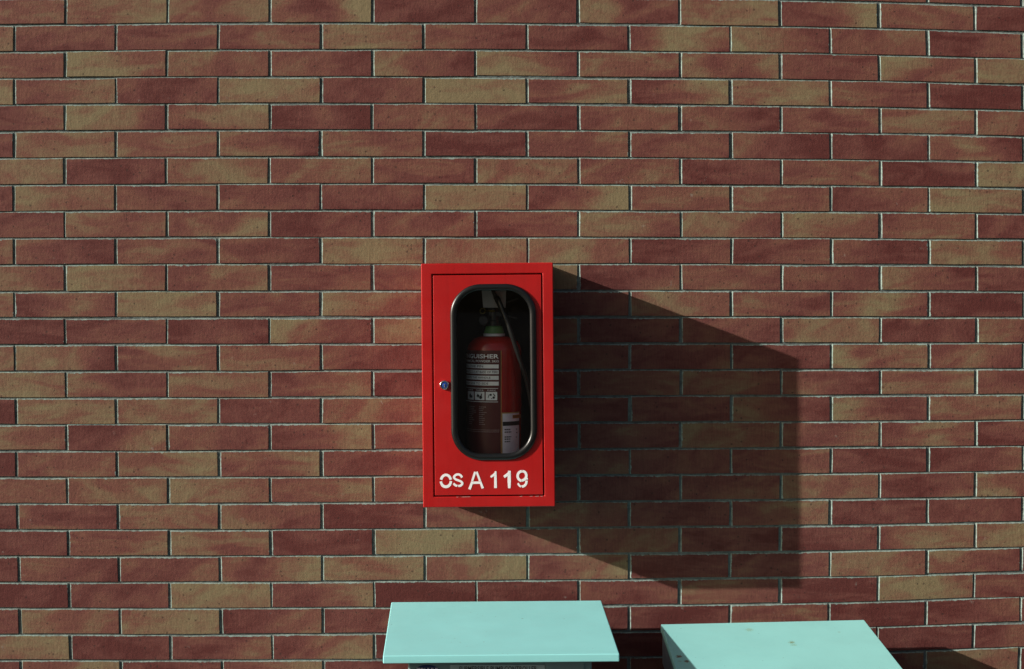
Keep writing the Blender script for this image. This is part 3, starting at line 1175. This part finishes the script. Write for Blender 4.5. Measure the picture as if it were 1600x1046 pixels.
# ------------------------------------------------------------------ pump controller with sloping rain hood
def hood(name, corners, drop, mat, parent, lip=None):
    """corners: back-left, back-right, front-right, front-left on top; a folded sheet with turned-down edges"""
    t = [Vector(c) - Vector(parent.location) for c in corners]
    b = [v - Vector((0, 0, drop)) for v in t]
    mb = MB()
    mb.add(t + b, [(0, 3, 2, 1), (0, 1, 5, 4), (1, 2, 6, 5), (2, 3, 7, 6), (3, 0, 4, 7), (4, 5, 6, 7)])
    o = weld(mb.build(name, mat, parent))
    return bevel(o, 0.0022, 3)


H1 = [P(611.5, 941, 0.07), P(939.6, 938.3, 0.07), P(968.0, 1021.8, 0.454), P(598.4, 1025.0, 0.454)]
f1 = 0.42
kx = lambda px: (px - VX) * S * (1 - f1 / D)
bx0, bx1 = kx(637.5), kx(924.5)
pc = empty('pump_controller', ((bx0 + bx1) / 2, -0.25, 0), 'pale teal pump controller under a wide sloping hood, below the red cabinet', 'control box')
hood('hood', H1, 0.0165, M_LID1, pc)
ox = pc.location.x
ztop = EYE - (1036 - VY) * S * (1 - 0.454 / D) - 0.001
mb = MB()
mb.box((bx0 - ox, 0.25 - f1, 0.33), (bx1 - ox, 0.25 - 0.10, ztop + 0.004))
cb = mb.build('body', M_BODY, pc)
bevel(cb, 0.0045, 3)
Zf = lambda py: EYE - (py - VY) * S * (1 - f1 / D)
yf = 0.25 - f1
mb = MB()
mb.box((kx(852.8) - ox, yf - 0.003, 0.36), (kx(913) - ox, yf + 0.002, ztop - 0.002))
bevel(mb.build('switch_panel', M_BODY, pc), 0.0015)
mb = MB()
mb.box((kx(703.5) - ox, yf - 0.0018, Zf(1064)), (kx(851) - ox, yf + 0.001, Zf(1039.2)))
npl = mb.build('nameplate', M_PLATE, pc)
mb = MB()
text(mb, 'SUBMERSIBLE PUMP CONTROLLER', kx(717.5) - ox, kx(839) - ox, Zf(1049.4), Zf(1040.9), lambda u, v: (u, yf - 0.0022, v), 0.012)
mb.build('nameplate_lettering', M_INK, npl)
mb = MB()
n = 40
bcx, bcz, brx, brz = kx(667.5) - ox, Zf(1051.5), 20.8 * S * (1 - f1 / D), 12.6 * S * (1 - f1 / D)
vs = []
for y, s in ((yf + 0.001, 1), (yf - 0.0012, 1), (yf - 0.0018, 0.95)):
    vs += [(bcx + s * brx * math.cos(2 * math.pi * k / n), y, bcz + s * brz * math.sin(2 * math.pi * k / n)) for k in range(n)]
fs = [(j * n + k, j * n + (k + 1) % n, (j + 1) * n + (k + 1) % n, (j + 1) * n + k) for j in range(2) for k in range(n)]
mb.add(vs, fs + [tuple(range(2 * n, 3 * n))])
badge = mb.build('badge', M_NAVY, pc)
mb = MB()
text(mb, 'ZOUHLD', kx(650.5) - ox, kx(685.5) - ox, Zf(1052.5), Zf(1043.4), lambda u, v: (u, yf - 0.0022, v), 0.02)
mb.build('badge_lettering', M_STICK, badge)
for sx in (bx0 + 0.03, bx1 - 0.03):
    for sy in (-0.13, -0.39):
        mb = MB()
        mb.box((sx - ox - 0.014, sy + 0.25 - 0.014, 0), (sx - ox + 0.014, sy + 0.25 + 0.014, 0.331))
        mb.build('leg', M_BODY, pc)

# ------------------------------------------------------------------ second box, deeper hood, rust spotted
BLx, BRx = P(1032.2, 975.6, 0.07), P(1350.4, 968.6, 0.07)
FRx = Vector((0.8795, -0.454, EYE - 0.7855 + 0.006))
FLx = Vector((0.4005, -0.454, EYE - 0.7857))
eb = empty('electrical_box', ((BLx.x + BRx.x) / 2, -0.25, 0), 'rust spotted teal box with a deep hood, right of the pump controller', 'control box')
hood('hood', [BLx, BRx, FRx, FLx], 0.016, M_LID2, eb)
dn = Vector((0, 0, -0.0155))
IN = 0.0035
hood('skirt', [BLx + dn + Vector((IN, -IN, 0)), BRx + dn + Vector((-IN, -IN, 0)), FRx + dn + Vector((-IN, IN, 0)), FLx + dn + Vector((IN, IN, 0))], 0.074, M_GREY, eb)
ox = eb.location.x
mb = MB()
mb.box((BLx.x + 0.03 - ox, 0.25 - 0.42, 0.30), (BRx.x - 0.03 - ox, 0.25 - 0.10, FLx.z - 0.0885))
bevel(mb.build('body', M_BODY, eb), 0.003)
for sx in (BLx.x + 0.06, BRx.x - 0.06):
    for sy in (-0.13, -0.39):
        mb = MB()
        mb.box((sx - ox - 0.014, sy + 0.25 - 0.014, 0), (sx - ox + 0.014, sy + 0.25 + 0.014, 0.301))
        mb.build('leg', M_BODY, eb)
